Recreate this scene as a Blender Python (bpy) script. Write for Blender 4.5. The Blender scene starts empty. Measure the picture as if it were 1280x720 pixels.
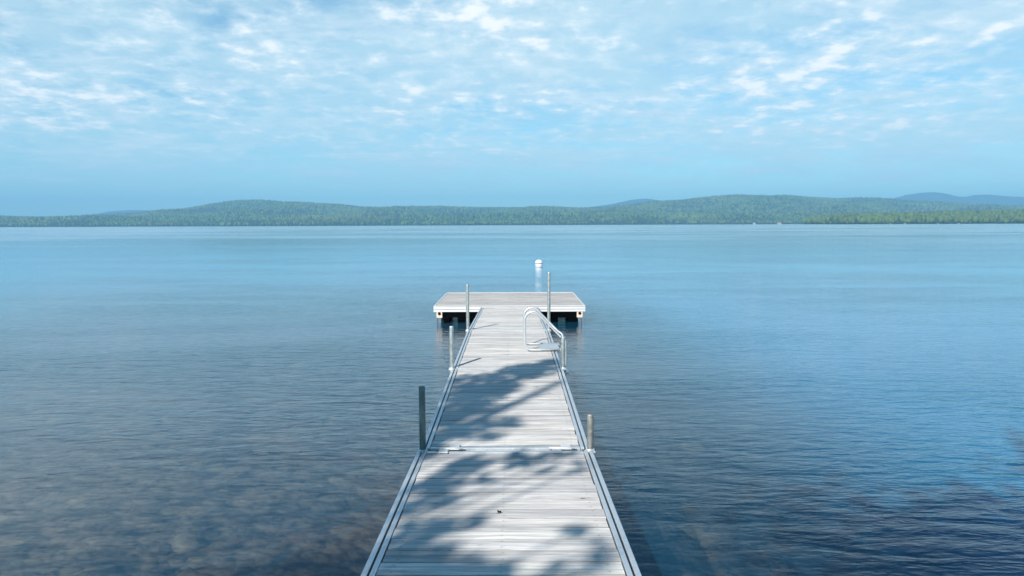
import bpy, math, random
import numpy as np
from mathutils import Vector, Matrix, noise

random.seed(7)
rng = np.random.default_rng(7)
S = bpy.context.scene
C = S.collection
R = math.radians

# ------------------------------------------------------------------ helpers
class MB:
    """collects shapes, links them as ONE mesh object"""
    def __init__(s): s.v, s.f, s.a, s.sm, s.ac = [], [], [], [], []
    def add(s, vs, fs, rnd=0.0, smooth=False, across=None):
        s.ac += across or [0.0] * len(vs)
        o = len(s.v)
        s.v += [tuple(p) for p in vs]
        s.f += [tuple(i + o for i in f) for f in fs]
        s.a += [rnd] * len(vs)
        s.sm += [smooth] * len(fs)
    def box(s, x0, x1, y0, y1, z0, z1, ch=0.0, rnd=0.0, tilt=None):
        """box with chamfered vertical and top edges; tilt(y) adds to z"""
        t = tilt or (lambda y: 0.0)
        if ch <= 0:
            vs = [(x, y, z + t(y)) for z in (z0, z1) for x, y in ((x0, y0), (x1, y0), (x1, y1), (x0, y1))]
            fs = [(3, 2, 1, 0), (4, 5, 6, 7), (0, 1, 5, 4), (1, 2, 6, 5), (2, 3, 7, 6), (3, 0, 4, 7)]
        else:
            c = ch
            vs = []
            for z, i in ((z0, c), (z0 + c, 0), (z1 - c, 0), (z1, c)):
                vs += [(x0 + i, y0 + i, z), (x1 - i, y0 + i, z), (x1 - i, y1 - i, z), (x0 + i, y1 - i, z)]
            vs = [(x, y, z + t(y)) for x, y, z in vs]
            fs = [(3, 2, 1, 0), (12, 13, 14, 15)]
            for k in range(3):
                for j in range(4):
                    a, b = k * 4 + j, k * 4 + (j + 1) % 4
                    fs.append((a, b, b + 4, a + 4))
        s.add(vs, fs, rnd)
    def tube(s, pts, r, n=10, rnd=0.0, caps=True):
        pts = [Vector(p) for p in pts]
        rs = r if isinstance(r, (list, tuple)) else [r] * len(pts)
        vs, fs = [], []
        up = None
        for i, p in enumerate(pts):
            d = (pts[min(i + 1, len(pts) - 1)] - pts[max(i - 1, 0)]).normalized()
            if up is None:
                up = d.orthogonal().normalized()
            up = (up - d * up.dot(d)).normalized()
            w = d.cross(up)
            for k in range(n):
                a = 2 * math.pi * k / n
                vs.append(p + (up * math.cos(a) + w * math.sin(a)) * rs[i])
        for i in range(len(pts) - 1):
            for k in range(n):
                a, b = i * n + k, i * n + (k + 1) % n
                fs.append((a, b, b + n, a + n))
        if caps:
            fs.append(tuple(reversed(range(n))))
            fs.append(tuple(range((len(pts) - 1) * n, len(pts) * n)))
        o = len(s.f)
        s.add(vs, fs, rnd, True)
        if caps:
            s.sm[-1] = s.sm[-2] = False
    def lathe(s, prof, n=24, c=(0, 0, 0)):
        vs, fs = [], []
        for r, z in prof:
            for k in range(n):
                a = 2 * math.pi * k / n
                vs.append((c[0] + r * math.cos(a), c[1] + r * math.sin(a), c[2] + z))
        for i in range(len(prof) - 1):
            for k in range(n):
                a, b = i * n + k, i * n + (k + 1) % n
                fs.append((a, b, b + n, a + n))
        fs.append(tuple(reversed(range(n))))
        fs.append(tuple(range((len(prof) - 1) * n, len(prof) * n)))
        s.add(vs, fs, 0.0, True)
        s.sm[-1] = s.sm[-2] = False
    def build(s, name, m, parent=None):
        me = bpy.data.meshes.new(name)
        me.from_pydata(s.v, [], s.f)
        at = me.attributes.new('rnd', 'FLOAT', 'POINT')
        at.data.foreach_set('value', s.a)
        at = me.attributes.new('across', 'FLOAT', 'POINT')
        at.data.foreach_set('value', s.ac)
        me.polygons.foreach_set('use_smooth', s.sm)
        me.materials.append(m)
        me.update()
        o = bpy.data.objects.new(name, me)
        C.objects.link(o)
        if parent: o.parent = parent
        return o

def np_mesh(name, V, F, m, col=None, smooth=False):
    """mesh from numpy arrays; F is an (n,3) or (n,4) index array"""
    me = bpy.data.meshes.new(name)
    k = F.shape[1]
    me.vertices.add(len(V)); me.loops.add(F.size); me.polygons.add(len(F))
    me.vertices.foreach_set('co', V.astype(np.float32).ravel())
    me.loops.foreach_set('vertex_index', F.astype(np.int32).ravel())
    me.polygons.foreach_set('loop_start', np.arange(0, F.size, k, dtype=np.int32))
    me.polygons.foreach_set('loop_total', np.full(len(F), k, dtype=np.int32))
    if smooth: me.polygons.foreach_set('use_smooth', np.ones(len(F), bool))
    if col is not None:
        at = me.attributes.new('tint', 'FLOAT_COLOR', 'POINT')
        at.data.foreach_set('color', col.astype(np.float32).ravel())
    me.materials.append(m)
    me.update(calc_edges=True)
    o = bpy.data.objects.new(name, me)
    C.objects.link(o)
    return o

def empty(name, loc, label, cat, group=None):
    o = bpy.data.objects.new(name, None); C.objects.link(o)
    o.location = loc; o.empty_display_size = .2
    tag(o, label, cat, group)
    return o
def tag(o, label=None, cat=None, group=None, kind=None):
    if label: o['label'] = label
    if cat: o['category'] = cat
    if group: o['group'] = group
    if kind: o['kind'] = kind

# ------------------------------------------------------------------ node helpers
def mat(name):
    m = bpy.data.materials.new(name); m.use_nodes = True
    m.node_tree.nodes.clear()
    return m, m.node_tree
class N:
    def __init__(s, nt): s.nt = nt
    def n(s, t, ins=None, **kw):
        nd = s.nt.nodes.new(t)
        for k, v in kw.items(): setattr(nd, k, v)
        for k, v in (ins or {}).items():
            sk = nd.inputs[k]
            if isinstance(v, bpy.types.NodeSocket): s.nt.links.new(v, sk)
            elif isinstance(v, bpy.types.Node): s.nt.links.new(v.outputs[0], sk)
            else: sk.default_value = v
        return nd
    def math(s, op, a, b=0.0, c=None, clamp=False):
        i = {0: a, 1: b}
        if c is not None: i[2] = c
        return s.n('ShaderNodeMath', i, operation=op, use_clamp=clamp).outputs[0]
    def mix(s, f, a, b, blend='MIX'):
        nd = s.nt.nodes.new('ShaderNodeMix'); nd.data_type = 'RGBA'; nd.blend_type = blend
        for k, v in ((0, f), (6, a), (7, b)):
            if isinstance(v, bpy.types.NodeSocket): s.nt.links.new(v, nd.inputs[k])
            else: nd.inputs[k].default_value = (*v, 1) if isinstance(v, tuple) and len(v) == 3 else v
        return nd.outputs[2]
    def ramp(s, f, stops, interp='LINEAR'):
        nd = s.n('ShaderNodeValToRGB', {0: f})
        nd.color_ramp.interpolation = interp
        e = nd.color_ramp.elements
        while len(e) < len(stops): e.new(.5)
        for el, (p, c) in zip(e, stops):
            el.position = p
            el.color = (c, c, c, 1) if not isinstance(c, tuple) else (*c, 1)
        return nd.outputs[0]
    def smooth(s, v, lo, hi):
        nd = s.n('ShaderNodeMapRange', {0: v, 1: lo, 2: hi, 3: 0.0, 4: 1.0}, interpolation_type='SMOOTHSTEP')
        return nd.outputs[0]
    def noise(s, vec, scale, detail=4, rough=.5, dist=0.0, out=0):
        return s.n('ShaderNodeTexNoise', {'Vector': vec, 'Scale': scale, 'Detail': detail, 'Roughness': rough, 'Distortion': dist}).outputs[out]
    def scale(s, vec, v, loc=(0, 0, 0), rot=(0, 0, 0)):
        return s.n('ShaderNodeMapping', {0: vec, 1: loc, 2: rot, 3: v}).outputs[0]
    def out(s, surf=None, vol=None):
        o = s.nt.nodes.new('ShaderNodeOutputMaterial')
        if surf: s.nt.links.new(surf, o.inputs[0])
        if vol: s.nt.links.new(vol, o.inputs[1])
    def bsdf(s, **kw):
        nd = s.nt.nodes.new('ShaderNodeBsdfPrincipled')
        for k, v in kw.items():
            k = k.replace('_', ' ')
            if isinstance(v, bpy.types.NodeSocket): s.nt.links.new(v, nd.inputs[k])
            elif isinstance(v, tuple) and len(v) == 3: nd.inputs[k].default_value = (*v, 1)
            else: nd.inputs[k].default_value = v
        return nd.outputs[0]

# ------------------------------------------------------------------ materials
def wood_mat(name='weathered_wood', lum=1.0):
    m, nt = mat(name); g = N(nt)
    oc = g.n('ShaderNodeTexCoord').outputs['Object']
    rnd = g.n('ShaderNodeAttribute', attribute_name='rnd').outputs['Fac']
    off = g.n('ShaderNodeCombineXYZ', {0: g.math('MULTIPLY', rnd, 37.0), 1: g.math('MULTIPLY', rnd, 91.0), 2: 0.0}).outputs[0]
    p = g.n('ShaderNodeVectorMath', {0: oc, 1: off}, operation='ADD').outputs[0]
    wav = g.noise(g.scale(p, (2.2, 9, 1)), 1.0, 3, .5)
    pw = g.n('ShaderNodeVectorMath', {0: p, 1: g.n('ShaderNodeCombineXYZ', {0: 0.0, 1: g.math('MULTIPLY', wav, .055), 2: 0.0}).outputs[0]}, operation='ADD').outputs[0]
    grain = g.noise(g.scale(pw, (2.2, 95, 1)), 1.0, 6, .65)
    fine = g.noise(g.scale(pw, (6, 330, 1)), 1.0, 3, .6)
    blotch = g.noise(g.scale(p, (1.6, 7, 1)), 1.0, 4, .6)
    gv = g.math('ADD', g.math('MULTIPLY', grain, .65), g.math('MULTIPLY', fine, .35))
    base = g.ramp(gv, [(.30, (.205, .192, .178)), (.44, (.42, .408, .384)), (.58, (.635, .622, .592))])
    base = g.mix(g.smooth(blotch, .46, .72), base, g.mix(.5, base, (.66, .64, .63)))
    streak = g.noise(g.scale(pw, (2.0, 20, 1)), 1.0, 4, .6)
    base = g.mix(1.0, base, g.ramp(streak, [(.32, (.74, .745, .76)), (.5, (1.0, 1.0, .99)), (.68, (1.26, 1.255, 1.235))]), 'MULTIPLY')
    # plank to plank tone
    tone = g.ramp(rnd, [(0, (.80, .79, .80)), (.25, (1.03, 1.0, .98)), (.5, (.92, .91, .92)), (.75, (1.10, 1.08, 1.05)), (1, (.98, .95, .92))])
    base = g.mix(1.0, base, tone, 'MULTIPLY')
    # knots: sparse dark ellipses
    vo = g.n('ShaderNodeTexVoronoi', {'Vector': g.scale(p, (3.3, 7.5, 1)), 'Scale': 1.0})
    kd = g.noise(p, 40, 2, .5)
    dist = g.math('ADD', vo.outputs['Distance'], g.math('MULTIPLY', kd, .09))
    on = g.math('GREATER_THAN', g.n('ShaderNodeSeparateColor', {0: vo.outputs['Color']}).outputs[0], .42)
    knot = g.math('MULTIPLY', g.math('SUBTRACT', 1.0, g.smooth(dist, .075, .15)), on)
    ring = g.math('MULTIPLY', g.math('SUBTRACT', 1.0, g.smooth(dist, .14, .30)), on)
    base = g.mix(g.math('MULTIPLY', ring, .35), base, (.25, .22, .20))
    base = g.mix(g.math('MULTIPLY', knot, .85), base, (.055, .042, .035))
    # splits along the grain
    crack = g.noise(g.scale(pw, (1.1, 42, 1)), 1.0, 2, .4)
    cr = g.math('MULTIPLY', g.math('SUBTRACT', 1.0, g.smooth(g.math('ABSOLUTE', g.math('SUBTRACT', crack, .5)), .0, .012)), g.smooth(blotch, .5, .62))
    base = g.mix(g.math('MULTIPLY', cr, .6), base, (.10, .085, .075))
    # two screw heads per board over each stringer
    ac = g.n('ShaderNodeAttribute', attribute_name='across').outputs['Fac']
    ox = g.n('ShaderNodeSeparateXYZ', {0: oc}).outputs[0]
    fx = g.math('SUBTRACT', g.math('FRACT', g.math('ADD', g.math('DIVIDE', ox, .50), .5)), .5)
    fx = g.math('ADD', g.math('MULTIPLY', fx, .50), g.math('MULTIPLY', g.math('SUBTRACT', rnd, .5), .012))
    fy = g.math('MULTIPLY', g.math('SUBTRACT', g.math('ABSOLUTE', g.math('SUBTRACT', ac, .5)), .27), .137)
    sd = g.math('SQRT', g.math('ADD', g.math('MULTIPLY', fx, fx), g.math('MULTIPLY', fy, fy)))
    base = g.mix(g.math('MULTIPLY', g.math('SUBTRACT', 1.0, g.smooth(sd, .003, .0055)), .5), base, (.07, .06, .055))
    base = g.mix(g.math('MULTIPLY', g.math('SUBTRACT', 1.0, g.smooth(sd, .004, .018)), .10), base, (.16, .13, .115))
    # dirt and damp darken the board edges and the grooves between boards
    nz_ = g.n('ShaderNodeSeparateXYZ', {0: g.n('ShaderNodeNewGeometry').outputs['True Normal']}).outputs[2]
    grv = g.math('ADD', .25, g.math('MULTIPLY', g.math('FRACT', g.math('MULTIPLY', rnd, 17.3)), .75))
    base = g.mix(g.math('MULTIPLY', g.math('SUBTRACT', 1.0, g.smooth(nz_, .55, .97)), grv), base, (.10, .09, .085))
    h = g.math('ADD', g.math('MULTIPLY', gv, 1.0), g.math('MULTIPLY', g.math('ADD', knot, cr), -.5))
    bp = g.n('ShaderNodeBump', {'Strength': .6, 'Distance': .003, 'Height': h}).outputs[0]
    if lum != 1: base = g.mix(1.0, base, (lum, lum * .99, lum * .985), 'MULTIPLY')
    g.out(g.bsdf(Base_Color=base, Roughness=.78, Normal=bp, Specular_IOR_Level=.3))
    return m
def metal_mat(name, col, rough, metallic, mott=.25, scale=30, rust=0.0):
    m, nt = mat(name); g = N(nt)
    oc = g.n('ShaderNodeTexCoord').outputs['Object']
    a = g.noise(oc, scale, 5, .6); b = g.noise(oc, scale * .18, 3, .5)
    f = g.math('ADD', g.math('MULTIPLY', a, .6), g.math('MULTIPLY', b, .4))
    c = g.ramp(f, [(.35, tuple(x * (1 - mott) for x in col)), (.65, tuple(min(1, x * (1 + mott * .5)) for x in col))])
    if rust:
        c = g.mix(g.math('MULTIPLY', g.smooth(b, .56, .66), rust), c, (.16, .075, .035))
    r = g.math('ADD', rough - .08, g.math('MULTIPLY', a, .16))
    bp = g.n('ShaderNodeBump', {'Strength': .25, 'Distance': .002, 'Height': a}).outputs[0]
    g.out(g.bsdf(Base_Color=c, Roughness=r, Metallic=metallic, Normal=bp))
    return m
def plain(name, col, rough=.6, mott=.15, scale=20, spec=.5, bump=.002):
    m, nt = mat(name); g = N(nt)
    oc = g.n('ShaderNodeTexCoord').outputs['Object']
    a = g.noise(oc, scale, 5, .6)
    c = g.ramp(a, [(.3, tuple(x * (1 - mott) for x in col)), (.7, tuple(min(1, x * (1 + mott)) for x in col))])
    bp = g.n('ShaderNodeBump', {'Strength': .3, 'Distance': bump, 'Height': a}).outputs[0]
    g.out(g.bsdf(Base_Color=c, Roughness=rough, Normal=bp, Specular_IOR_Level=spec))
    return m

WOOD = wood_mat()
WOODP = wood_mat('platform_wood', .80)
ALU = metal_mat('aluminium', (.66, .69, .70), .42, .6, .16, 45)
ALUW = metal_mat('bright_aluminium', (.70, .72, .72), .35, .7, .10, 45)
GALV = metal_mat('galvanised_steel', (.50, .56, .55), .42, .75, .35, 28, .25)
FASCIA = metal_mat('white_aluminium', (.57, .58, .58), .5, .15, .08, 20)
BLACK = plain('black_plastic', (.006, .0065, .009), .7, spec=.2)
SHADEST = metal_mat('shaded_dark_steel', (.095, .175, .19), .5, .2, .35, 28, .15)  # tree shade and dark reflections put into the left post's colour
TANST = metal_mat('weathered_steel', (.28, .29, .275), .5, .5, .4, 30, .5)
RUST = plain('rusty_iron', (.16, .055, .035), .8, .5, 60)
TAN = plain('pale_bracket', (.62, .50, .40), .6, .2, 40)
BUOYW = plain('white_plastic', (.62, .62, .61), .4, .05, 15)
NAVY = plain('navy_band', (.02, .025, .06), .5)
BARK = plain('bark', (.16, .125, .10), .9, .5, 14, .2, .02)
DEADLEAF = plain('dead_leaf', (.035, .024, .018), .8, .4, 120)

def leaf_mat():
    m, nt = mat('leaf'); g = N(nt)
    oc = g.n('ShaderNodeTexCoord').outputs['Object']
    a = g.noise(oc, 1.3, 3, .6)
    c = g.ramp(a, [(.3, (.03, .07, .02)), (.7, (.07, .12, .035))])
    g.out(g.bsdf(Base_Color=c, Roughness=.6))
    return m
LEAF = leaf_mat()

def forest_mat():
    m, nt = mat('far_forest'); g = N(nt)
    t = g.n('ShaderNodeAttribute', attribute_name='tint').outputs['Color']
    oc = g.n('ShaderNodeTexCoord').outputs['Object']
    a = g.noise(oc, .35, 4, .7)
    c = g.mix(1.0, t, g.ramp(a, [(.3, .65), (.7, 1.3)]), 'MULTIPLY')
    g.out(g.bsdf(Base_Color=c, Roughness=.9, Specular_IOR_Level=.1))
    return m
FOREST = forest_mat()
def hill_mat(name, lo, hi, scale):
    m, nt = mat(name); g = N(nt)
    oc = g.n('ShaderNodeTexCoord').outputs['Object']
    a = g.noise(oc, scale, 6, .7)
    g.out(g.bsdf(Base_Color=g.ramp(a, [(.3, lo), (.7, hi)]), Roughness=.95, Specular_IOR_Level=.0))
    return m
HILL = hill_mat('hill_ground', (.030, .050, .018), (.055, .085, .03), .02)
MOUNT = hill_mat('mountain_ground', (.026, .046, .022), (.045, .07, .03), .008)

# ------------------------------------------------------------------ camera
CAMZ = 2.11
cam = bpy.data.cameras.new('camera'); co = bpy.data.objects.new('camera', cam); C.objects.link(co)
cam.sensor_width = 36; cam.lens = 960 / 1280 * 36
cam.clip_start = .05; cam.clip_end = 60000
co.matrix_world = Matrix.Translation((0, 0, CAMZ)) @ Matrix.Rotation(R(90 - 4.72), 4, 'X') @ Matrix.Rotation(R(-.22), 4, 'Z')
S.camera = co

# ------------------------------------------------------------------ sun and sky
SUN_EL, SUN_AZ = R(35), R(26)                  # light travels to +Y, 26 degrees towards +X
to_sun = Vector((-math.sin(SUN_AZ) * math.cos(SUN_EL), -math.cos(SUN_AZ) * math.cos(SUN_EL), math.sin(SUN_EL)))
sl = bpy.data.lights.new('sun', 'SUN'); sl.energy = 4.2; sl.angle = R(.53); sl.color = (1, .955, .90)
so = bpy.data.objects.new('sun', sl); C.objects.link(so)
so.rotation_euler = to_sun.to_track_quat('Z', 'Y').to_euler()

W = bpy.data.worlds.new('World'); S.world = W; W.use_nodes = True
W.node_tree.nodes.clear()
g = N(W.node_tree)
sky = g.n('ShaderNodeTexSky', sky_type='NISHITA', sun_disc=False, sun_elevation=SUN_EL,
          sun_rotation=math.atan2(to_sun.x, to_sun.y), air_density=1.0, dust_density=.3, ozone_density=2.0, altitude=200)
d = g.n('ShaderNodeTexCoord').outputs['Generated']
dn = g.n('ShaderNodeVectorMath', {0: d}, operation='NORMALIZE').outputs[0]
sp = g.n('ShaderNodeSeparateXYZ', {0: dn})
z = sp.outputs[2]
zc = g.math('MAXIMUM', z, 0.0)
zz = g.math('ADD', zc, .15)
P = g.n('ShaderNodeCombineXYZ', {0: g.math('DIVIDE', sp.outputs[0], zz), 1: g.math('DIVIDE', sp.outputs[1], zz), 2: 0.0}).outputs[0]
veil = g.noise(g.scale(P, (1.2, 1.05, 1), (3.1, 1.7, 0)), 1.0, 8, .68, .15)
patch = g.noise(g.scale(P, (2.1, 1.8, 1), (7.3, 2.2, 0)), 1.0, 4, .55, .2)
puff = g.noise(g.scale(P, (9.6, 8.2, 1), (1.3, 5.2, 0), (0, 0, .0)), 1.0, 7, .58, .08)
grey = g.noise(g.scale(P, (4.2, 3.6, 1), (9.3, 4.2, 0)), 1.0, 6, .6, .1)
strk = g.noise(g.scale(P, (1.9, 4.2, 1), (2.7, 9.1, 0), (0, 0, -.05)), 1.0, 7, .62, .15)
def bank(v, lo):                                            # a denser bank of cloud towards one direction
    dt = g.n('ShaderNodeVectorMath', {0: dn, 1: tuple(Vector(v).normalized())}, operation='DOT_PRODUCT').outputs['Value']
    return g.smooth(dt, lo, 1.0)
banks = g.math('ADD', g.math('MULTIPLY', bank((-.53, 1, .14), .984), .9), g.math('ADD', bank((.42, 1, .19), .978), g.math('MULTIPLY', bank((-.05, 1, .235), .985), .5)))
up = g.smooth(z, .05, .14)
f_veil = g.math('MULTIPLY', g.smooth(veil, .28, .62), g.smooth(z, .022, .075))
f_grey = g.math('MULTIPLY', g.smooth(grey, .45, .68), g.smooth(z, .08, .16))
f_strk = g.math('MULTIPLY', g.smooth(strk, .48, .70), g.smooth(z, .03, .055))
pm = g.math('ADD', puff, g.math('ADD', g.math('MULTIPLY', g.math('SUBTRACT', patch, .51), .68), g.math('MULTIPLY', banks, .055)))
f_puff = g.math('MULTIPLY', g.smooth(pm, .40, .66), up)
f_core = g.math('MULTIPLY', g.smooth(pm, .58, .76), up)
high = g.math('SUBTRACT', 1.0, g.smooth(z, .27, .40))       # the cloud field thins out overhead
blue = g.mix(1.0, sky.outputs[0], g.mix(g.smooth(z, .28, .50), (.62, .94, .98), (.34, .84, .96)), 'MULTIPLY')     # deeper blue overhead
c0 = g.mix(g.math('MULTIPLY', g.math('MULTIPLY', f_veil, .80), high), blue, (4.5, 6.2, 6.9))
c0 = g.mix(g.math('MULTIPLY', g.math('MULTIPLY', f_strk, .68), high), c0, (5.6, 6.7, 7.3))
c0 = g.mix(g.math('MULTIPLY', g.math('MULTIPLY', f_grey, .40), high), c0, (3.9, 5.5, 6.5))
c0 = g.mix(g.math('MULTIPLY', g.math('MULTIPLY', f_puff, .54), high), c0, (6.4, 7.3, 7.7))
c0 = g.mix(g.math('MULTIPLY', g.math('MULTIPLY', f_core, .85), high), c0, (8.3, 8.3, 8.2))
bg = g.n('ShaderNodeBackground', {0: c0, 1: .078})
wo = W.node_tree.nodes.new('ShaderNodeOutputWorld')
W.node_tree.links.new(bg.outputs[0], wo.inputs[0])

S.view_settings.view_transform = 'Standard'
S.view_settings.look = 'None'
S.view_settings.gamma = 1.0
S.view_settings.use_curve_mapping = False
S.view_settings.exposure = .85
cy = S.cycles
cy.use_denoising = True
cy.max_bounces = 8; cy.transparent_max_bounces = 12
cy.caustics_reflective = False; cy.caustics_refractive = False
cy.sample_clamp_indirect = 4.0

# ------------------------------------------------------------------ lake bed (one sheet, rises to the shore behind the viewpoint)
def bed_z(x, y):
    base = np.interp(y, [-80, -30, -6, -2.5, 0, 4, 8, 14, 25, 60, 200, 9000], [9, 4, 1.0, .3, -.15, -.62, -1.05, -1.7, -3.0, -6, -9, -9])
    base = base - np.where(x > 0, .05 * np.clip(x, 0, 1.6) + .55 * np.clip(x - 1.6, 0, 3), .08 * np.clip(x, -3, 0)) * np.clip((y - 1) / 4, 0, 1)     # deeper to the right of the dock
    return base
ys = np.concatenate([np.linspace(-80, -8, 20), np.arange(-7.5, 16, .16), np.geomspace(16.3, 9000, 60)])
xs = np.concatenate([-np.geomspace(12.2, 9000, 50)[::-1], np.arange(-12, 12.01, .16), np.geomspace(12.2, 9000, 50)])
X, Y = np.meshgrid(xs, ys)
Z = bed_z(X, Y)
nz = np.array([noise.noise((a * .9, b * .9, 0)) * .10 + noise.noise((a * 3, b * 3, 5)) * .035 if abs(a) < 14 and b < 18 else 0 for a, b in zip(X.ravel(), Y.ravel())]).reshape(X.shape)
Z = np.where((Y < 14), Z + nz * np.clip((14 - Y) / 4, 0, 1), Z)
def grid_faces(ny, nx):
    i = np.arange((ny - 1) * nx).reshape(ny - 1, nx)[:, :-1].ravel()
    return np.stack([i, i + 1, i + nx + 1, i + nx], 1)
def bed_mat():
    m, nt = mat('lake_bed'); g = N(nt)
    oc = g.n('ShaderNodeTexCoord').outputs['Object']
    wob = g.noise(oc, 3.0, 3, .5, 0, 1)
    pv = g.n('ShaderNodeVectorMath', {0: oc, 1: g.n('ShaderNodeVectorMath', {0: wob, 'Scale': .15}, operation='SCALE').outputs[0]}, operation='ADD').outputs[0]
    v1 = g.n('ShaderNodeTexVoronoi', {'Vector': pv, 'Scale': 5.0})
    v2 = g.n('ShaderNodeTexVoronoi', {'Vector': pv, 'Scale': 13.0})
    big = g.noise(oc, .55, 5, .6)
    stone = g.n('ShaderNodeSeparateColor', {0: v1.outputs['Color']}).outputs[0]
    c1 = g.ramp(stone, [(0, (.11, .08, .05)), (.45, (.23, .175, .11)), (.8, (.36, .27, .16)), (1, (.52, .37, .19))])
    st2 = g.n('ShaderNodeSeparateColor', {0: v2.outputs['Color']}).outputs[0]
    c2 = g.ramp(st2, [(0, (.14, .105, .07)), (1, (.30, .23, .15))])
    c = g.mix(g.smooth(big, .40, .62), c2, c1)
    h = g.math('SUBTRACT', 1.0, g.math('ADD', g.math('MULTIPLY', v1.outputs['Distance'], .7), g.math('MULTIPLY', v2.outputs['Distance'], .3)))
    c = g.mix(g.smooth(v1.outputs['Distance'], .45, .75), c, (.05, .042, .03))
    rusty = g.noise(g.scale(oc, (.7, .9, 1), (4.4, 1.3, 0)), 1.0, 4, .6)
    c = g.mix(g.math('MULTIPLY', g.smooth(rusty, .52, .66), .6), c, (.44, .25, .12))
    bx_ = g.n('ShaderNodeSeparateXYZ', {0: oc})
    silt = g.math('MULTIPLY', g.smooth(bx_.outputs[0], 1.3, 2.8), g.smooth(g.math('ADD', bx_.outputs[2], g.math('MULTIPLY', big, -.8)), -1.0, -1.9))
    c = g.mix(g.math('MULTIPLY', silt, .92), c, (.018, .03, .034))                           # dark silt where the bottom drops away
    land = g.smooth(g.n('ShaderNodeSeparateXYZ', {0: oc}).outputs[2], .05, .4)
    c = g.mix(land, c, (.07, .075, .035))
    bp = g.n('ShaderNodeBump', {'Strength': .8, 'Distance': .08, 'Height': h}).outputs[0]
    g.out(g.bsdf(Base_Color=c, Roughness=.85, Normal=bp))
    return m
BED = bed_mat()
o = np_mesh('lake_bed', np.stack([X.ravel(), Y.ravel(), Z.ravel()], 1), grid_faces(*X.shape), BED, smooth=True)
tag(o, kind='structure')

# stones lying on the bed near the dock
def ico(sub):
    import bmesh
    bm = bmesh.new(); bmesh.ops.create_icosphere(bm, subdivisions=sub, radius=1)
    v = np.array([p.co[:] for p in bm.verts]); f = np.array([[q.index for q in p.verts] for p in bm.faces]); bm.free()
    return v, f
def stone_mat():
    m, nt = mat('stone'); g = N(nt)
    oc = g.n('ShaderNodeTexCoord').outputs['Object']
    t = g.n('ShaderNodeAttribute', attribute_name='tint').outputs['Color']
    a = g.noise(oc, 14, 5, .65)
    c = g.mix(1.0, t, g.ramp(a, [(.3, .55), (.7, 1.35)]), 'MULTIPLY')
    bp = g.n('ShaderNodeBump', {'Strength': .5, 'Distance': .01, 'Height': a}).outputs[0]
    g.out(g.bsdf(Base_Color=c, Roughness=.8, Normal=bp))
    return m
iv, if_ = ico(2)
Vs, Fs, Cs = [], [], []
tot = 0
pal = [(.20, .17, .12), (.30, .24, .15), (.14, .12, .09), (.26, .22, .17), (.42, .31, .13), (.34, .20, .12)]
def stone(x, y, s, c):
    global tot
    zb = float(bed_z(np.array(x), np.array(y)))
    sc = np.array([s * rng.uniform(.8, 1.3), s * rng.uniform(.7, 1.1), s * rng.uniform(.4, .65)])
    nn = np.array([noise.noise(Vector(p * 1.3) + Vector((x * 7, y * 5, 0))) for p in iv])
    v = iv * (1 + .35 * nn[:, None]) * sc
    a = rng.uniform(0, 6.28); ca, sa = math.cos(a), math.sin(a)
    v = v @ np.array([[ca, -sa, 0], [sa, ca, 0], [0, 0, 1]]) + np.array([x, y, zb + s * .12])
    Vs.append(v); Fs.append(if_ + tot); tot += len(v)
    Cs.append(np.tile([*c, 1], (len(v), 1)))
for k in range(260):
    x = rng.uniform(-7, 7); y = rng.uniform(2.2, 11)
    stone(x, y, float(rng.choice([.04, .06, .08, .11, .15], p=[.34, .3, .2, .12, .04])), [(.14, .12, .085), (.19, .16, .11), (.11, .095, .07), (.17, .145, .11), (.27, .21, .10), (.20, .13, .08)][rng.integers(0, 6)])
for x, y, s, c in [(-2.6, 4.4, .13, 5), (-2.3, 4.6, .09, 5), (-2.85, 4.25, .11, 5), (-2.2, 5.2, .09, 4), (-2.4, 5.5, .2, 1), (1.0, 3.7, .09, 4), (1.12, 3.68, .07, 4), (2.15, 5.05, .11, 4), (1.7, 4.2, .2, 5), (1.45, 4.9, .12, 4), (1.0, 4.3, .14, 1), (1.25, 4.1, .12, 1)]:
    stone(x, y, s, pal[c])
o = np_mesh('lake_bed_stones', np.concatenate(Vs), np.concatenate(Fs), stone_mat(), np.concatenate(Cs), True)
tag(o, 'brown and yellowish stones under the shallow water beside the dock', 'stones', kind='stuff')

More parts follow.
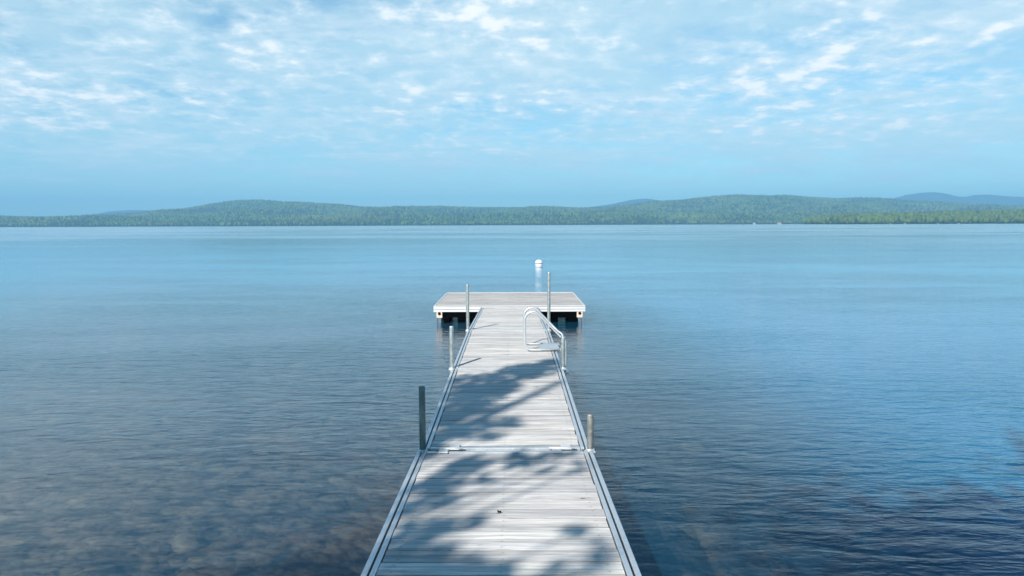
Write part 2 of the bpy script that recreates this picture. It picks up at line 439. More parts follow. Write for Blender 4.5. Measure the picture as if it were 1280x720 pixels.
# ------------------------------------------------------------------ water
def water_mat():
    m, nt = mat('lake_water'); g = N(nt)
    oc = g.n('ShaderNodeTexCoord').outputs['Object']
    w1 = g.noise(g.scale(oc, (1.9, 4.8, 1), (0, 0, 0), (0, 0, .16)), 1.0, 4, .55, .35)       # ripples
    w2 = g.noise(g.scale(oc, (5.0, 13, 1), (3, 1, 0), (0, 0, -.2)), 1.0, 3, .55, .3)          # small ripples
    w3 = g.noise(g.scale(oc, (.22, .75, 1), (5, 2, 0), (0, 0, .06)), 1.0, 3, .5, .3)          # long low waves
    w4 = g.noise(g.scale(oc, (.02, .09, 1), (1, 8, 0)), 1.0, 3, .5, .3)
    gust = g.noise(g.scale(oc, (.010, .035, 1), (2, 4, 0)), 1.0, 4, .6, .3)                  # wind patches
    cat = g.noise(g.scale(oc, (.08, .22, 1), (6, 3, 0), (0, 0, .1)), 1.0, 4, .55, .4)           # cat's paws
    sx = g.n('ShaderNodeSeparateXYZ', {0: oc})
    px, py = sx.outputs[0], sx.outputs[1]
    gs = g.math('ADD', .24, g.math('MULTIPLY', g.smooth(gust, .38, .66), .4))
    gs = g.math('ADD', gs, g.math('MULTIPLY', g.smooth(cat, .40, .64), .75))
    ds = g.n('ShaderNodeVectorMath', {0: oc}, operation='LENGTH').outputs['Value']
    gs = g.math('MULTIPLY', gs, g.math('SUBTRACT', 1.0, g.math('MULTIPLY', g.smooth(ds, 15, 42), .72)))      # glassy off the platform
    open_side = g.math('MULTIPLY', g.smooth(px, 1.2, 4.5), g.math('SUBTRACT', 1.0, g.smooth(py, 6.5, 16)))
    gs = g.math('ADD', gs, g.math('MULTIPLY', open_side, 1.1))
    h = g.math('MULTIPLY', g.math('ADD', g.math('MULTIPLY', w1, .019), g.math('MULTIPLY', w2, .0056)), gs)
    h = g.math('ADD', h, g.math('ADD', g.math('MULTIPLY', w3, .006), g.math('MULTIPLY', w4, .022)))
    bp = g.n('ShaderNodeBump', {'Strength': 1.0, 'Distance': 1.0, 'Height': h}).outputs[0]
    fc = g.n('ShaderNodeLayerWeight', {'Blend': .5, 'Normal': bp}).outputs['Facing']
    fr = g.math('ADD', .02, g.math('MULTIPLY', .98, g.math('POWER', fc, 5.0)), clamp=True)
    # sheltered and glassy by the shore, finely ruffled by the breeze out on the open lake
    ruf = g.math('ADD', .022, g.math('MULTIPLY', g.math('SUBTRACT', 1.0, g.math('DIVIDE', 30.0, g.math('MAXIMUM', ds, 30.0))), .135))
    ruf = g.math('MULTIPLY', ruf, g.math('ADD', .75, g.math('MULTIPLY', g.smooth(gust, .38, .66), .5)))
    gl = g.n('ShaderNodeBsdfGlossy', {'Color': (1, 1, 1, 1), 'Roughness': ruf, 'Normal': bp}).outputs[0]
    tr = g.n('ShaderNodeBsdfTransparent', {'Color': (.93, .97, 1, 1)}).outputs[0]
    rf = g.n('ShaderNodeBsdfRefraction', {'Color': (.95, .98, 1, 1), 'Roughness': .03, 'IOR': 1.333, 'Normal': bp}).outputs[0]
    tr = g.n('ShaderNodeMixShader', {0: .55, 1: tr, 2: rf}).outputs[0]
    # light scattered back by the water column itself: more of it where the column is deeper
    deep = g.math('ADD', g.smooth(py, 7, 42), g.math('MULTIPLY', g.smooth(px, 1.5, 5.0), .85), clamp=True)
    body = g.n('ShaderNodeBsdfDiffuse', {'Color': (.02, .29, .55, 1)}).outputs[0]
    tr = g.n('ShaderNodeMixShader', {0: g.math('ADD', .07, g.math('MULTIPLY', deep, .46)), 1: tr, 2: body}).outputs[0]
    mx = g.n('ShaderNodeMixShader', {0: fr, 1: tr, 2: gl}).outputs[0]
    vol = g.n('ShaderNodeVolumeAbsorption', {'Color': (.58, .70, .82, 1), 'Density': .34}).outputs[0]
    g.out(mx, vol)
    return m
WATER = water_mat()
b = MB(); b.box(-8900, 8900, -25, 8900, -11, 0)
o = b.build('water', WATER); tag(o, kind='structure')

# ------------------------------------------------------------------ dock
DX = -.055                                       # centre line of the dock
def zl(y, pts): return float(np.interp(y, [p[0] for p in pts], [p[1] for p in pts]))
def side_rail(parent, sx, half, y0, y1, tz):
    m = MB()
    w = .026
    xo = sx * half
    def bx(a, b_, z0, z1, ch): m.box(min(a, b_), max(a, b_), y0, y1, z0, z1, ch, 0, tz)
    bx(xo, xo - sx * w, -.012, .004, .0025)                     # outer flange
    bx(xo - sx * .038, xo - sx * .064, -.012, .004, .0025)      # inner flange
    bx(xo - sx * .002, xo - sx * .007, -.15, -.0122, 0)         # outer web
    bx(xo - sx * .057, xo - sx * .062, -.15, -.0122, 0)         # inner web
    bx(xo - sx * .0072, xo - sx * .0568, -.07, -.064, 0)        # floor of the slot
    return m.build('side_rail', ALU, parent)
def deck(parent, half, y0, y1, tz, pitch=.1435, wid=.1375, name='deck_boards', wm=None):
    m = MB()
    n = int(round((y1 - y0) / pitch)); pitch = (y1 - y0) / n; wid = pitch - .0055
    for k in range(n):
        r = random.random()
        a = y0 + k * pitch + random.uniform(-.0012, .0012); e = a + wid + random.uniform(-.0015, .0015)
        xl, xr = -half + random.uniform(-.004, .003), half + random.uniform(-.003, .004)
        dz = random.uniform(-.0022, .0018); tl = random.uniform(-.0025, .0025); sk = random.uniform(-.0015, .0015)
        prof = [(a, -.036), (a, -.006), (a + .001, -.003), (a + .0035, 0), (e - .0035, 0), (e - .001, -.003), (e, -.006), (e, -.036)]
        nx = 7
        vs, fs = [], []
        for i in range(nx):
            t = i / (nx - 1); x = xl + (xr - xl) * t
            wv = noise.noise((x * 1.4, k * 3.7, y0)) * .0022
            for (yy, q) in prof:
                vs.append((x, yy + sk * (t - .5), q + dz + tl * (t - .5) + wv + tz(yy)))
        for i in range(nx - 1):
            for j in range(8):
                p, q = i * 8 + j, i * 8 + (j + 1) % 8
                fs.append((p, p + 8, q + 8, q))
        fs.append(tuple(range(8))); fs.append(tuple(reversed(range((nx - 1) * 8, nx * 8))))
        m.add(vs, fs, r, False, [(q[0] - a) / (e - a) for _ in range(nx) for q in prof])
    return m.build(name, wm or WOOD, parent)
def post(parent, x, y, ztop, ztz, mt=GALV, r=.0235, label=None):
    """pipe leg in a bracket; x, y, ztop in the section's frame"""
    m = MB()
    m.tube([(x, y, -2.6), (x, y, ztop - .012), (x, y, ztop - .004), (x, y, ztop)], [r, r, r, r * .9], 16)
    o = m.build('pipe_post', mt, parent)
    q = MB()
    c = MB(); c.lathe([(r + .003, 0), (r + .008, .002), (r + .008, .05), (r + .003, .052)], 16, (x, y, ztz - .045))
    c.box(x - .035, x + .035, y - .032, y + .032, ztz - .02, ztz - .008, .003)
    s = c.build('bracket', ALU, o)
    if label: o['label'] = label
    return o
ZP = [(2.44, .553), (5.50, .470)]
secs = [
    ('nearest grey plank dock section, filling the foreground with a dark leaf on its boards', .635, [(2.44, .553), (5.47, .470)]),
    ('second grey plank dock section, beyond the hinged metal joint and half covered by tree shade', .620, [(5.53, .470), (8.50, .505)]),
    ('sunlit dock section carrying the aluminium swim ladder on its right edge', .618, [(8.54, .505), (11.53, .520)]),
    ('farthest dock section, sloping gently down to the floating platform', .612, [(11.57, .520), (16.18, .362)]),
]
SEC = []
for i, (lab, half, pr) in enumerate(secs):
    (y0, z0), (y1, z1) = pr
    t = empty('dock_section', (DX, y0, 0), lab, 'dock section', 'grey plank sections of the dock')
    L = y1 - y0
    tz = (lambda y, z0=z0, z1=z1, L=L: z0 + (z1 - z0) * y / L)
    di = half - .071
    eb = (.03, .05) if i == 0 else ((.05, .022) if i == 1 else (.022, .03))
    b0, b1 = eb[0] + .005, L - eb[1] - .005
    deck(t, di, b0 + .008, b1 - .008, tz)
    side_rail(t, -1, half, 0, L, tz); side_rail(t, 1, half, 0, L, tz)
    for ya, yb in ((.002, eb[0]), (L - eb[1], L - .002)):
        e = MB(); e.box(-half + .067, half - .067, ya, yb, -.13, .001, .003, 0, tz); e.build('end_beam', ALU, t)
    for q in (.25, .5, .75):
        c = MB(); c.box(-half + .066, half - .066, L * q - .02, L * q + .02, -.13, -.04, 0, 0, tz)
        c.build('joist', ALU, t)
    SEC.append((t, tz, L, half))
# posts stand at the far ends of the sections
def secpost(i, x, h, label=None, mt=GALV):
    t, tz, L, half = SEC[i]
    zt = tz(L)
    post(t, x, L + .03, zt + h, zt, mt, label=label)
secpost(0, -.602, .472, 'tall dark green grey post in shade', SHADEST)
secpost(0, .622, .262, 'short weathered stub post', TANST)
secpost(1, -.625, .475); secpost(1, .625, .352)
secpost(2, -.618, .690); secpost(2, .612, .875)
# hinge plates across the first joint
t, tz, L, half = SEC[0]
for hx in (-.42, .40):
    q = MB()
    q.box(hx - .06, hx + .01, L - .075, L + .02, .0045 + tz(L), .0125 + tz(L), .003)
    q.box(hx + .012, hx + .085, L + .005, L + .13, .0045 + tz(L), .0125 + tz(L), .003)
    q.tube([(hx - .08, L + .022, tz(L) + .012), (hx + .11, L + .022, tz(L) + .012)], .011, 8)
    q.build('hinge', FASCIA, t)

# ------------------------------------------------------------------ floating platform
PW, PL, PZ = 1.61, 3.23, .393
pt = empty('floating_platform', (DX - .0, 16.2, 0), 'square floating swim platform with white edges at the far end of the dock', 'platform')
flat = lambda y: PZ
deck(pt, PW - .042, .045, PL - .045, flat, wm=WOODP)
for nm, (x0, x1, y0, y1) in dict(f=(-PW, PW, 0, .035), b=(-PW, PW, PL - .035, PL), l=(-PW, -PW + .035, .037, PL - .037), r=(PW - .035, PW, .037, PL - .037)).items():
    q = MB(); q.box(x0, x1, y0, y1, PZ - .125, PZ + .004, .004)
    if nm == 'f':
        q.box(x0 + .004, x1 - .004, -.014, -.0005, PZ - .012, PZ + .004, .002); q.box(x0 + .004, x1 - .004, -.014, -.0005, PZ - .070, PZ - .045, .002); q.box(x0 + .004, x1 - .004, -.014, -.0005, PZ - .125, PZ - .108, .002)
    q.build('edge_beam', FASCIA, pt)
for ya in (.9, 1.6, 2.9):
    q = MB(); q.box(-PW + .1, PW - .1, ya, ya + .06, PZ - .20, PZ - .04); q.build('joist', BLACK, pt)
def flt(x0, x1, y0, y1, z0=-.30, z1=.19):
    q = MB(); q.box(x0, x1, y0, y1, z0, z1, .02); q.build('float', BLACK, pt)
# four rows of floats; the gaps let the bright water behind show through
flt(-1.50, -1.32, .50, 1.1); flt(-1.14, -.62, .50, 1.1); flt(-.5, .5, .50, 1.1); flt(.62, 1.06, .50, 1.1); flt(1.26, 1.50, .50, 1.1)
flt(-1.50, -1.44, 2.5, 3.1); flt(-1.13, -.2, 2.5, 3.1); flt(.2, 1.06, 2.5, 3.1); flt(1.42, 1.50, 2.5, 3.1)
for ya, yb in ((.48, 1.12), (2.48, 3.12)):
    q = MB(); q.box(-1.5, 1.5, ya, yb, .085, .20, .01); q.build('float_beam', BLACK, pt)
for sx in (-1, 1):
    q = MB()
    q.box(sx * 1.49 - .06, sx * 1.49 + .06, -.004, .05, PZ - .255, PZ - .127, .006)
    br = q.build('corner_bracket', TAN, pt)
    q = MB(); q.lathe([(.024, 0), (.032, .003), (.032, .012), (.02, .014)], 12, (0, 0, 0))
    kb = q.build('bolt', BLACK, br); kb.matrix_local = Matrix.Translation((sx * 1.49 + sx * .0, -.005, PZ - .16)) @ Matrix.Rotation(R(90), 4, 'X')
    q = MB()
    pts = [(sx * 1.52, .02, PZ - .26 - .03 * k) for k in range(60)]
    for k in range(40):
        zc0 = PZ - .27 - k * .032
        ax = (1, 0) if k % 2 else (0, 1)
        ring = [(sx * 1.53 + ax[0] * .010 * math.cos(a), .02 + ax[1] * .010 * math.cos(a), zc0 + .021 * math.sin(a)) for a in np.linspace(0, 2 * math.pi, 9)]
        q.tube(ring, .005, 5, caps=False)
    q.build('anchor_chain', RUST, pt)

# ------------------------------------------------------------------ swim ladder
ly0, ly1 = 9.58, 10.06
lz = SEC[2][1](1.2)
lt = empty('swim_ladder', (0, ly0, lz), 'silver tube swim ladder with twin hoop handrails on the right edge of the dock', 'ladder')
def arc(cx, cz, r, a0, a1, n=7): return [(cx + r * math.cos(R(a)), cz + r * math.sin(R(a))) for a in np.linspace(a0, a1, n)]
rail2d = ([(.60, .028)] + [(.30, .028)] + arc(.232, .098, .07, 270, 180, 6) + [(.162, .40)] + arc(.262, .408, .10, 175, 55, 10)
          + [(.60, .20)] + arc(.585, .11, .085, 50, 0, 5) + [(.670, -.2), (.670, -.95)])
for y in (0, ly1 - ly0):
    q = MB(); q.tube([(x, y, z_) for x, z_ in rail2d], .0125, 12); q.build('handrail', ALUW, lt)
q = MB(); q.box(.36, .60, .03, ly1 - ly0 - .03, .012, .03, .004); q.build('mounting_plate', ALU, lt)
for zz_ in (-.28, -.53, -.78):
    q = MB(); q.box(.645, .72, .018, ly1 - ly0 - .018, zz_ - .012, zz_ + .012, .005); q.build('step', ALUW, lt)
for y in (0, ly1 - ly0):
    q = MB(); q.box(.60, .665, y - .02, y + .02, .006, .05, .004); q.build('bracket', GALV, lt)

# ------------------------------------------------------------------ mooring buoy
bo = empty('mooring_buoy', (1.40, 39.8, 0), 'white dome topped mooring buoy floating in open water beyond the platform', 'buoy')
q = MB(); q.lathe([(.14, -.12), (.185, -.08), (.185, .07), (.178, .085)], 28); q.build('body', BUOYW, bo)
q = MB(); q.lathe([(.172, .086), (.172, .112)], 28); q.build('band', NAVY, bo)
q = MB(); q.lathe([(.196, .113), (.20, .125)] + [(.20 * math.cos(a), .125 + .17 * math.sin(a)) for a in np.linspace(.1, 1.5, 9)], 28); q.build('dome', BUOYW, bo)

# ------------------------------------------------------------------ curled leaf on the near boards
lv = MB()
vs, fs = [], []
for i in range(7):
    for j in range(5):
        u, v = i / 6, j / 4 - .5
        w = .011 * math.sin(math.pi * min(.98, u * .95 + .04)) ** .7
        vs.append((-.016 + .032 * u, v * 2 * w, .003 + .009 * (2 * v) ** 2 + .005 * math.sin(u * 5)))
for i in range(6):
    for j in range(4):
        a = i * 5 + j; fs.append((a, a + 1, a + 6, a + 5))
n0 = len(vs); vs2 = [(x, y, z_ + .0012) for x, y, z_ in vs]
fs2 = [tuple(reversed([k + n0 for k in f])) for f in fs]
lv.add(vs + vs2, fs + fs2, 0, True)
lv.tube([(-.016, 0, .004), (-.028, .003, .009)], .0012, 5)
lf = lv.build('dead_leaf', DEADLEAF); lf.location = (-.075, 4.16, .5085); lf.rotation_euler = (0, 0, 1.1)
tag(lf, 'small dark curled dead leaf lying on the nearest dock boards', 'leaf')

# ------------------------------------------------------------------ far shore
def shore_px(x): return 283.4 - 5.9 * x / 1280
def ridge(pts):
    xs_ = [(p[0] - 640) / 960 for p in pts]
    hs_ = [(shore_px(p[0]) - p[1]) / 960 for p in pts]
    return lambda u: np.interp(u, xs_, hs_)
MAIN = ridge([(-500, 268), (-200, 275), (0, 275.3), (50, 274.8), (90, 274), (110, 272.6), (137, 271.5), (170, 268.2), (200, 265.2), (230, 263), (262, 257.6), (297, 252.6), (330, 251.6), (352, 253.6), (375, 254.4), (400, 257), (430, 258), (455, 260.4), (480, 260.6), (500, 259.5), (550, 259.5), (575, 260.5), (600, 261), (640, 261), (680, 261.4), (730, 261.5), (760, 260), (790, 256.7), (815, 252.8), (850, 251.7), (870, 249.6), (890, 247.4), (912, 245.2), (940, 245.4), (960, 246), (977, 245.2), (995, 246.4), (1010, 248), (1050, 249.6), (1070, 248.5), (1085, 248.6), (1110, 249.6), (1130, 252.5), (1170, 254.3), (1220, 256.6), (1250, 259), (1280, 258), (1400, 255), (1800, 262)])
FAR = ridge([(-500, 262), (-150, 264), (0, 268), (20, 269.5), (50, 270.5), (75, 272), (100, 271.5), (110, 270), (125, 266.5), (140, 263.6), (165, 262), (190, 262.2), (230, 265), (300, 272), (680, 272), (720, 261), (740, 257.6), (765, 254), (785, 249.6), (792, 248.4), (805, 247.2), (815, 248), (835, 252), (880, 262), (1060, 262), (1095, 252), (1112, 247.5), (1130, 242.4), (1150, 239.6), (1165, 239), (1180, 241), (1195, 244.6), (1205, 244.9), (1215, 242.4), (1230, 241.8), (1260, 244.4), (1280, 245.2), (1400, 240), (1600, 250), (1800, 262)])
def sstep(t): t = np.clip(t, 0, 1); return t * t * (3 - 2 * t)
def fbm(x, y, s, k=3):
    v = np.zeros(x.shape); a = 1.0
    for i in range(k):
        ph = rng.uniform(0, 6.28, 6)
        for j in range(6):
            th = j * 1.047 + i * .4
            v += a / 6 * np.sin((x * math.cos(th) + y * math.sin(th)) / s * 6.28 * (1 + .13 * j) + ph[j])
        a *= .55; s *= .47
    return v
DS, DF, DR = 2900., 3350., 4600.
_ph = rng.uniform(0, 6.28, 8)
def wig(u, k): return np.sin(u * 11 * k + _ph[0]) * .5 + np.sin(u * 27 * k + _ph[1]) * .3 + np.sin(u * 61 * k + _ph[2]) * .2
def main_z(u, D):
    sh = DS + 60 * wig(u, 1)
    hf = (.0105 + .0035 * wig(u, .7)) * DF
    front = hf * sstep((D - sh) / 430) * (1 - .45 * sstep((D - DF) / 700))
    t = (D - 3150) / (DR - 3150)
    m = MAIN(u) * DR * np.clip(t, 0, 1) ** .9 * (.9 + .1 * sstep(t))
    m = np.where(t > 1, MAIN(u) * DR * (1 - .9 * sstep((t - 1) / 1.2)), m)
    front = np.minimum(front, MAIN(u) * D)
    zt = np.maximum(front, m)
    bulge = 14 * (np.sin(u * 23 + D / 260 + _ph[3]) + np.sin(u * 41 - D / 170 + _ph[4])) * np.clip(t * (1 - t) * 4, 0, 1) * np.clip(m / 60, 0, 1)
    return np.where(D < sh, -3 + (D - sh) * .02, zt + bulge)
us = np.linspace(-1.15, 1.15, 460); Ds = np.concatenate([np.linspace(2780, 3500, 60), np.linspace(3520, 5600, 90)])
U, D_ = np.meshgrid(us, Ds)
o = np_mesh('hills', np.stack([(U * D_).ravel(), D_.ravel(), main_z(U, D_).ravel()], 1), grid_faces(*U.shape), HILL, smooth=True)
tag(o, kind='structure')
# wooded point on the right, nearer
NS = 1750.
def near_z(u, D):
    a = sstep((u - .375) / .03)
    sh = NS + 260 * (1 - sstep((u - .375) / .10)) + 25 * wig(u, 2)
    return np.where(D < sh, -3 + (D - sh) * .02, (1 + (9 + 9 * sstep((u - .4) / .25)) * sstep((D - sh) / 220)) * a * (1 - sstep((D - 2350) / 250)) - .5)
us = np.linspace(.36, 1.2, 160); Ds = np.linspace(1650, 2700, 60)
U, D_ = np.meshgrid(us, Ds)
o = np_mesh('wooded_point', np.stack([(U * D_).ravel(), D_.ravel(), near_z(U, D_).ravel()], 1), grid_faces(*U.shape), HILL, smooth=True)
tag(o, kind='structure')
# blue mountains far behind
MD = 8200.
us = np.linspace(-1.15, 1.15, 500); Ds = np.linspace(6400, 9800, 60)
U, D_ = np.meshgrid(us, Ds)
t = (D_ - 6400) / (MD - 6400)
fz = FAR(U) * MD * np.where(t < 1, sstep(t) * .35 + .65 * np.clip(t, 0, 1), 1 - .8 * sstep((t - 1) / 1.0))
fz = fz + 16 * fbm(U * D_, D_, 700) * np.clip(t * (1.0 - t) * 4, 0, 1)
o = np_mesh('mountains', np.stack([(U * D_).ravel(), D_.ravel(), fz.ravel() - 4], 1), grid_faces(*U.shape), MOUNT, smooth=True)
tag(o, kind='structure')

# forests: many small crowns over the hills
def forest(name, label, pts, hts, base_v, base_f, conv, conf, tint):
    """pts (n,3) bases, hts heights; two crown shapes"""
    Vl, Fl, Cl = [], [], []; off = 0
    for sel, bv, bf in ((tint[:, 3] < .5, base_v, base_f), (tint[:, 3] >= .5, conv, conf)):
        p, h, c = pts[sel], hts[sel], tint[sel, :3]
        n, k = len(p), len(bv)
        a = rng.uniform(0, 6.28, n)
        ca, sa = np.cos(a)[:, None], np.sin(a)[:, None]
        jit = 1 + rng.uniform(-.22, .22, (n, k))
        x = bv[None, :, 0] * jit; y = bv[None, :, 1] * jit
        wd = (h * rng.uniform(.85, 1.2, n))[:, None]
        vx = (x * ca - y * sa) * wd + p[:, 0:1]; vy = (x * sa + y * ca) * wd + p[:, 1:2]
        vz = bv[None, :, 2] * h[:, None] * (1 + rng.uniform(-.06, .06, (n, k))) + p[:, 2:3]
        Vl.append(np.stack([vx, vy, vz], 2).reshape(-1, 3))
        Fl.append((bf[None] + (np.arange(n) * k)[:, None, None]).reshape(-1, 3) + off); off += n * k
        cc = np.repeat(c, k, 0)
        Cl.append(np.concatenate([cc, np.ones((len(cc), 1))], 1))
    o = np_mesh(name, np.concatenate(Vl), np.concatenate(Fl), FOREST, np.concatenate(Cl))
    tag(o, label, 'forest', kind='stuff')
    return o
b1v, b1f = ico(1); b2v, b2f = ico(2)
def crown(v): return np.stack([v[:, 0] * .36, v[:, 1] * .36, .56 + v[:, 2] * .46], 1)
n = 7
cv = [(0, 0, 1.08)]; cf = []
for zz_, r in ((.62, .11), (.60, .19), (.12, .24)):
    for k in range(n): cv.append((r * math.cos(6.283 * k / n), r * math.sin(6.283 * k / n), zz_))
for k in range(n):
    k2 = (k + 1) % n
    cf.append((0, 1 + k, 1 + k2))
    for lv_ in (1, 8):
        cf += [(lv_ + k, lv_ + n + k, lv_ + n + k2), (lv_ + k, lv_ + n + k2, lv_ + k2)]
cv, cf = np.array(cv), np.array(cf)
def tints(n, conif, warm, px=None):
    base = np.array([.076, .122, .030])
    t = base * rng.uniform(.78, 1.24, (n, 1)) * np.array([1, 1, 1]) + np.array([.020, .012, 0]) * rng.uniform(0, 1, (n, 1)) * warm
    is_c = rng.random(n) < conif
    t[is_c] = np.array([.022, .042, .020]) * rng.uniform(.7, 1.3, (is_c.sum(), 1))
    return np.concatenate([t, is_c[:, None].astype(float)], 1)
# main hills
n = 62000
u = rng.uniform(-.80, .80, n); D = np.sqrt(rng.uniform(2860 ** 2, 4900 ** 2, n))
# denser trees along the shore
u = np.concatenate([u, rng.uniform(-.80, .80, 9000)]); D = np.concatenate([D, rng.uniform(2830, 3080, 9000)])
zt = main_z(u, D); ok = zt > .3
u, D, zt = u[ok], D[ok], zt[ok]
stand = fbm(u * D, D, 900, 3)                                       # stands of conifer and of broadleaf
tn = tints(len(u), np.clip(.32 + .5 * stand + .35 * (D < 3060), .05, .9), .8)
pat = fbm(u * D, D * 2.2, 520, 3)
tn[:, :3] *= np.clip(1.02 + .42 * pat, .55, 1.6)[:, None]
tn[:, 0] *= np.clip(1.0 + .25 * fbm(u * D, D, 1500, 2), .7, 1.3)
hts = rng.uniform(10, 17, len(u)) * np.where(tn[:, 3] > .5, 1.15, 1.0)
forest('forest', 'hazy green forest covering the hills along the far shore', np.stack([u * D, D, zt - 1], 1), hts, crown(b1v), b1f, cv, cf, tn)
# wooded point
n = 15000
u = rng.uniform(.37, .95, n); D = rng.uniform(1700, 2450, n)
zt = near_z(u, D); ok = zt > .15
u, D, zt = u[ok], D[ok], zt[ok]
tn = tints(len(u), .25, 1.1); tn[:, :3] *= .92
forest('shore_wood', 'yellower green wood on the nearer point of land at right', np.stack([u * D, D, zt - .8], 1), rng.uniform(7, 19, len(u)) * (.8 + .3 * rng.random(len(u))), crown(b2v), b2f, cv, cf, tn)

# ------------------------------------------------------------------ tiny things along the far shore
def boat(px, D, Lb, label):
    u = (px - 640) / 960
    t = empty('motorboat', (u * D, D, 0), label, 'boat', 'white boats by the far right shore')
    q = MB()
    secs_ = [(-.5, .17, 0), (-.2, .19, 0), (.15, .18, .01), (.38, .10, .03), (.5, .005, .05)]
    vs, fs = [], []
    for xx, w, rise in secs_:
        for yy, zz_ in ((-w, .16 + rise), (-w * .7, -.06), (w * .7, -.06), (w, .16 + rise)): vs.append((xx * Lb, yy * Lb, zz_ * Lb))
    for k in range(4):
        for j in range(3):
            a = k * 4 + j; fs.append((a, a + 4, a + 5, a + 1))
        fs.append((k * 4 + 3, k * 4 + 7, k * 4 + 4, k * 4))
    fs.append((0, 1, 2, 3))
    q.add(vs, fs); q.build('hull', BUOYW, t)
    q = MB(); q.box(-.18 * Lb, .16 * Lb, -.13 * Lb, .13 * Lb, .165 * Lb, .36 * Lb, .03 * Lb); q.build('cabin', BUOYW, t)
    q = MB(); q.box(-.10 * Lb, .163 * Lb, -.132 * Lb, .132 * Lb, .24 * Lb, .31 * Lb); q.build('window', NAVY, t)
boat(1112, 1722, 3.8, 'leftmost white motorboat moored off the wooded point at right')
boat(1130, 1716, 4.8, 'largest white motorboat moored off the wooded point, second from the left')
boat(1171, 1722, 3.6, 'small white motorboat off the wooded point, second from the right')
boat(1197, 1718, 4.2, 'rightmost white motorboat moored off the wooded point')
def cabin(px, D, w, wallm, roofm, label):
    u = (px - 640) / 960
    t = empty('cabin', (u * D, D, float(max(.6, main_z(np.array(u), np.array(D))))), label, 'cabin')
    q = MB(); q.box(-w / 2, w / 2, -w * .35, w * .35, -1, 3.2); q.build('wall', wallm, t)
    q = MB(); h = 3.0
    vs = [(-w * .56, -w * .42, 3.1), (w * .56, -w * .42, 3.1), (w * .56, w * .42, 3.1), (-w * .56, w * .42, 3.1), (-w * .56, 0, 3.1 + h), (w * .56, 0, 3.1 + h)]
    q.add(vs, [(0, 1, 5, 4), (2, 3, 4, 5), (1, 2, 5), (3, 0, 4), (3, 2, 1, 0)]); q.build('roof', roofm, t)
    for xx in (-.28, .28):
        q = MB(); q.box(xx * w - .7, xx * w + .7, -w * .35 - .06, -w * .35 + .02, 1.0, 2.3); q.build('window', NAVY, t)
BRICK = plain('red_paint', (.34, .12, .06), .7)
cabin(973, 2868, 13, TAN, BRICK, 'red roofed cabin at the waterline of the far shore')
cabin(942, 2895, 9, BUOYW, GALV, 'small white cabin among the trees left of the red roofed cabin')

# ------------------------------------------------------------------ shore trees behind the viewpoint: they shade the dock
TS = to_sun
def tree(name, label, base, top_z, blobs, leaf=.09, lean=(0, 0), seed=1):
    """blobs: (x, y, z, radius, leaves) foliage clumps, each joined to the trunk by a limb"""
    rd = random.Random(seed)
    t = empty(name, base, label, 'tree')
    bx, by, bz = base
    tr = MB()
    n = 9
    path = [(lean[0] * (k / n) + rd.uniform(-.06, .06), lean[1] * (k / n) + rd.uniform(-.06, .06), (top_z - bz) * k / n - .3) for k in range(n + 1)]
    tr.tube(path, [.19 * (1 - .85 * k / n) + .02 for k in range(n + 1)], 10)
    tr.build('trunk', BARK, t)
    lb, lf_ = MB(), MB()
    V, F = [], []
    for (x, y, z_, r, cnt) in blobs:
        x, y, z_ = x - bx, y - by, z_ - bz
        k = min(n - 1, max(2, int(n * (z_ - 1.2) / (top_z - bz))))
        a = Vector(path[k]); e = Vector((x, y, z_))
        mid = a.lerp(e, .5) + Vector((0, 0, .25))
        lb.tube([a, mid, e], [.035, .022, .008], 6)
        for _ in range(cnt):
            v = Vector((rd.gauss(0, 1), rd.gauss(0, 1), rd.gauss(0, 1))).normalized() * r * rd.random() ** .4
            v.z *= .8
            c = e + v
            s = leaf * rd.uniform(.6, 1.3)
            d1 = Vector((rd.gauss(0, 1), rd.gauss(0, 1), rd.gauss(0, .7))).normalized(); d2 = d1.orthogonal().normalized()
            d2.rotate(Matrix.Rotation(rd.uniform(0, 6.28), 3, d1))
            o_ = len(V)
            V += [c - d1 * s, c + d2 * s * .5, c + d1 * s, c - d2 * s * .5]
            F.append((o_, o_ + 1, o_ + 2, o_ + 3))
    lb.build('limb', BARK, t)
    lf_.add(V, F); lf_.build('crown', LEAF, t)
def lift(x, y, z_, h): # the point at height h that shades (x, y, z_)
    k = (h - z_) / TS.z
    return (x + TS.x * k, y + TS.y * k, h)
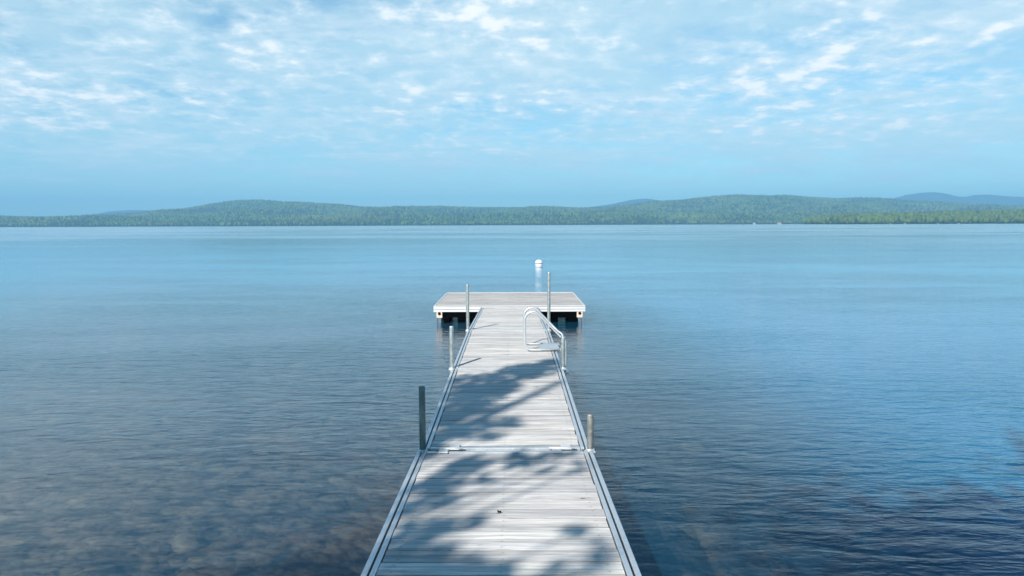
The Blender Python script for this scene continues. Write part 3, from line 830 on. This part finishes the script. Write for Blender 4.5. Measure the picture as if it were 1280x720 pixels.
SH_DECK = [  # (x, y, radius, density) of shade wanted on the deck
    (-.45, 6.0, .20, 1), (-.50, 6.5, .26, 1), (-.30, 6.9, .22, 1), (-.45, 7.3, .26, 1), (-.15, 7.5, .22, 1), (-.40, 7.9, .24, .9), (0.0, 8.1, .24, 1), (.25, 8.35, .22, 1), (.42, 8.7, .18, 1), (.12, 8.6, .18, .8), (.45, 8.95, .12, .8),
    (-.65, 5.5, .13, 1.3), (-.72, 5.35, .16, 1), (-.10, 6.2, .15, .8), (-.15, 5.85, .1, .6),
    (.05, 5.22, .13, .8), (.30, 5.28, .12, .6), (-.28, 5.12, .13, .8), (.45, 5.02, .11, .5), (.22, 5.0, .10, .35),
    (-.42, 4.85, .11, .9), (-.52, 4.6, .12, 1.1), (-.40, 4.38, .08, .9), (-.55, 4.25, .09, .9), (-.22, 4.75, .09, .5),
    (-.48, 3.92, .11, 1.1), (-.34, 4.0, .08, .9), (-.2, 4.06, .06, .7), (-.5, 3.66, .12, 1.2), (-.34, 3.5, .13, 1.1), (-.12, 3.42, .11, .9), (-.52, 3.4, .12, 1.1),
    (.36, 3.92, .08, .5), (.46, 3.7, .10, .6), (.2, 3.42, .08, .5), (.42, 3.45, .10, .5), (.0, 3.2, .16, .9), (-.4, 3.15, .18, 1),
]
rd = random.Random(3)
bl = []
for x, y, r, dn_ in SH_DECK:
    p = lift(x, y, .5, rd.uniform(5.2, 6.6) if y < 5.3 else rd.uniform(6.2, 7.8))
    bl.append((*p, r * 1.2, int((62 if y > 5.3 else 58) * dn_ * (r / .15) ** 1.9)))
for k in range(12):                                             # the rest of the crown, shading water left of the dock
    p = lift(rd.uniform(-3.0, -1.0), rd.uniform(1.5, 4.2), 0, rd.uniform(6.5, 10))
    bl.append((*p, rd.uniform(.25, .5), 260))
tree('maple_tree', 'leafy shore tree behind the viewpoint whose shade dapples the dock', (-6.2, -5.4, .85), 10.5, bl, .075, (.6, .8), 4)
bl = []
for k in range(105):
    x = rd.uniform(1.5, 8.0); y = rd.uniform(3.0, 8.2)
    if x < 1.9 and y > 4.2: continue
    edge = 4.7 + (x - 1.5) * .5 + rd.uniform(-.6, 1.1)
    if y > edge: continue
    soft = min(1.0, .18 + max(0.0, edge - y) * .45) * min(1.0, .25 + (x - 1.5) * .6)
    p = lift(x, y, -.4, rd.uniform(7.5, 10.5))
    bl.append((*p, rd.uniform(.4, .85), int(330 * soft)))
tree('oak_tree', 'broad shore tree behind the viewpoint whose shade darkens the water right of the dock', (-1.9, -6.6, .9), 11, bl, .10, (.3, .5), 9)

# ------------------------------------------------------------------ haze
m, nt = mat('haze'); g = N(nt)
pv = g.n('ShaderNodeVolumePrincipled', {'Color': (.29, .67, 1.0, 1), 'Density': 1.9e-4, 'Anisotropy': 0.0})
g.out(None, pv.outputs[0])
b = MB(); b.box(-12500, 12500, -120, 10500, -14, 372)
o = b.build('haze', m); tag(o, 'thin blue summer haze over the lake', 'haze', kind='stuff')
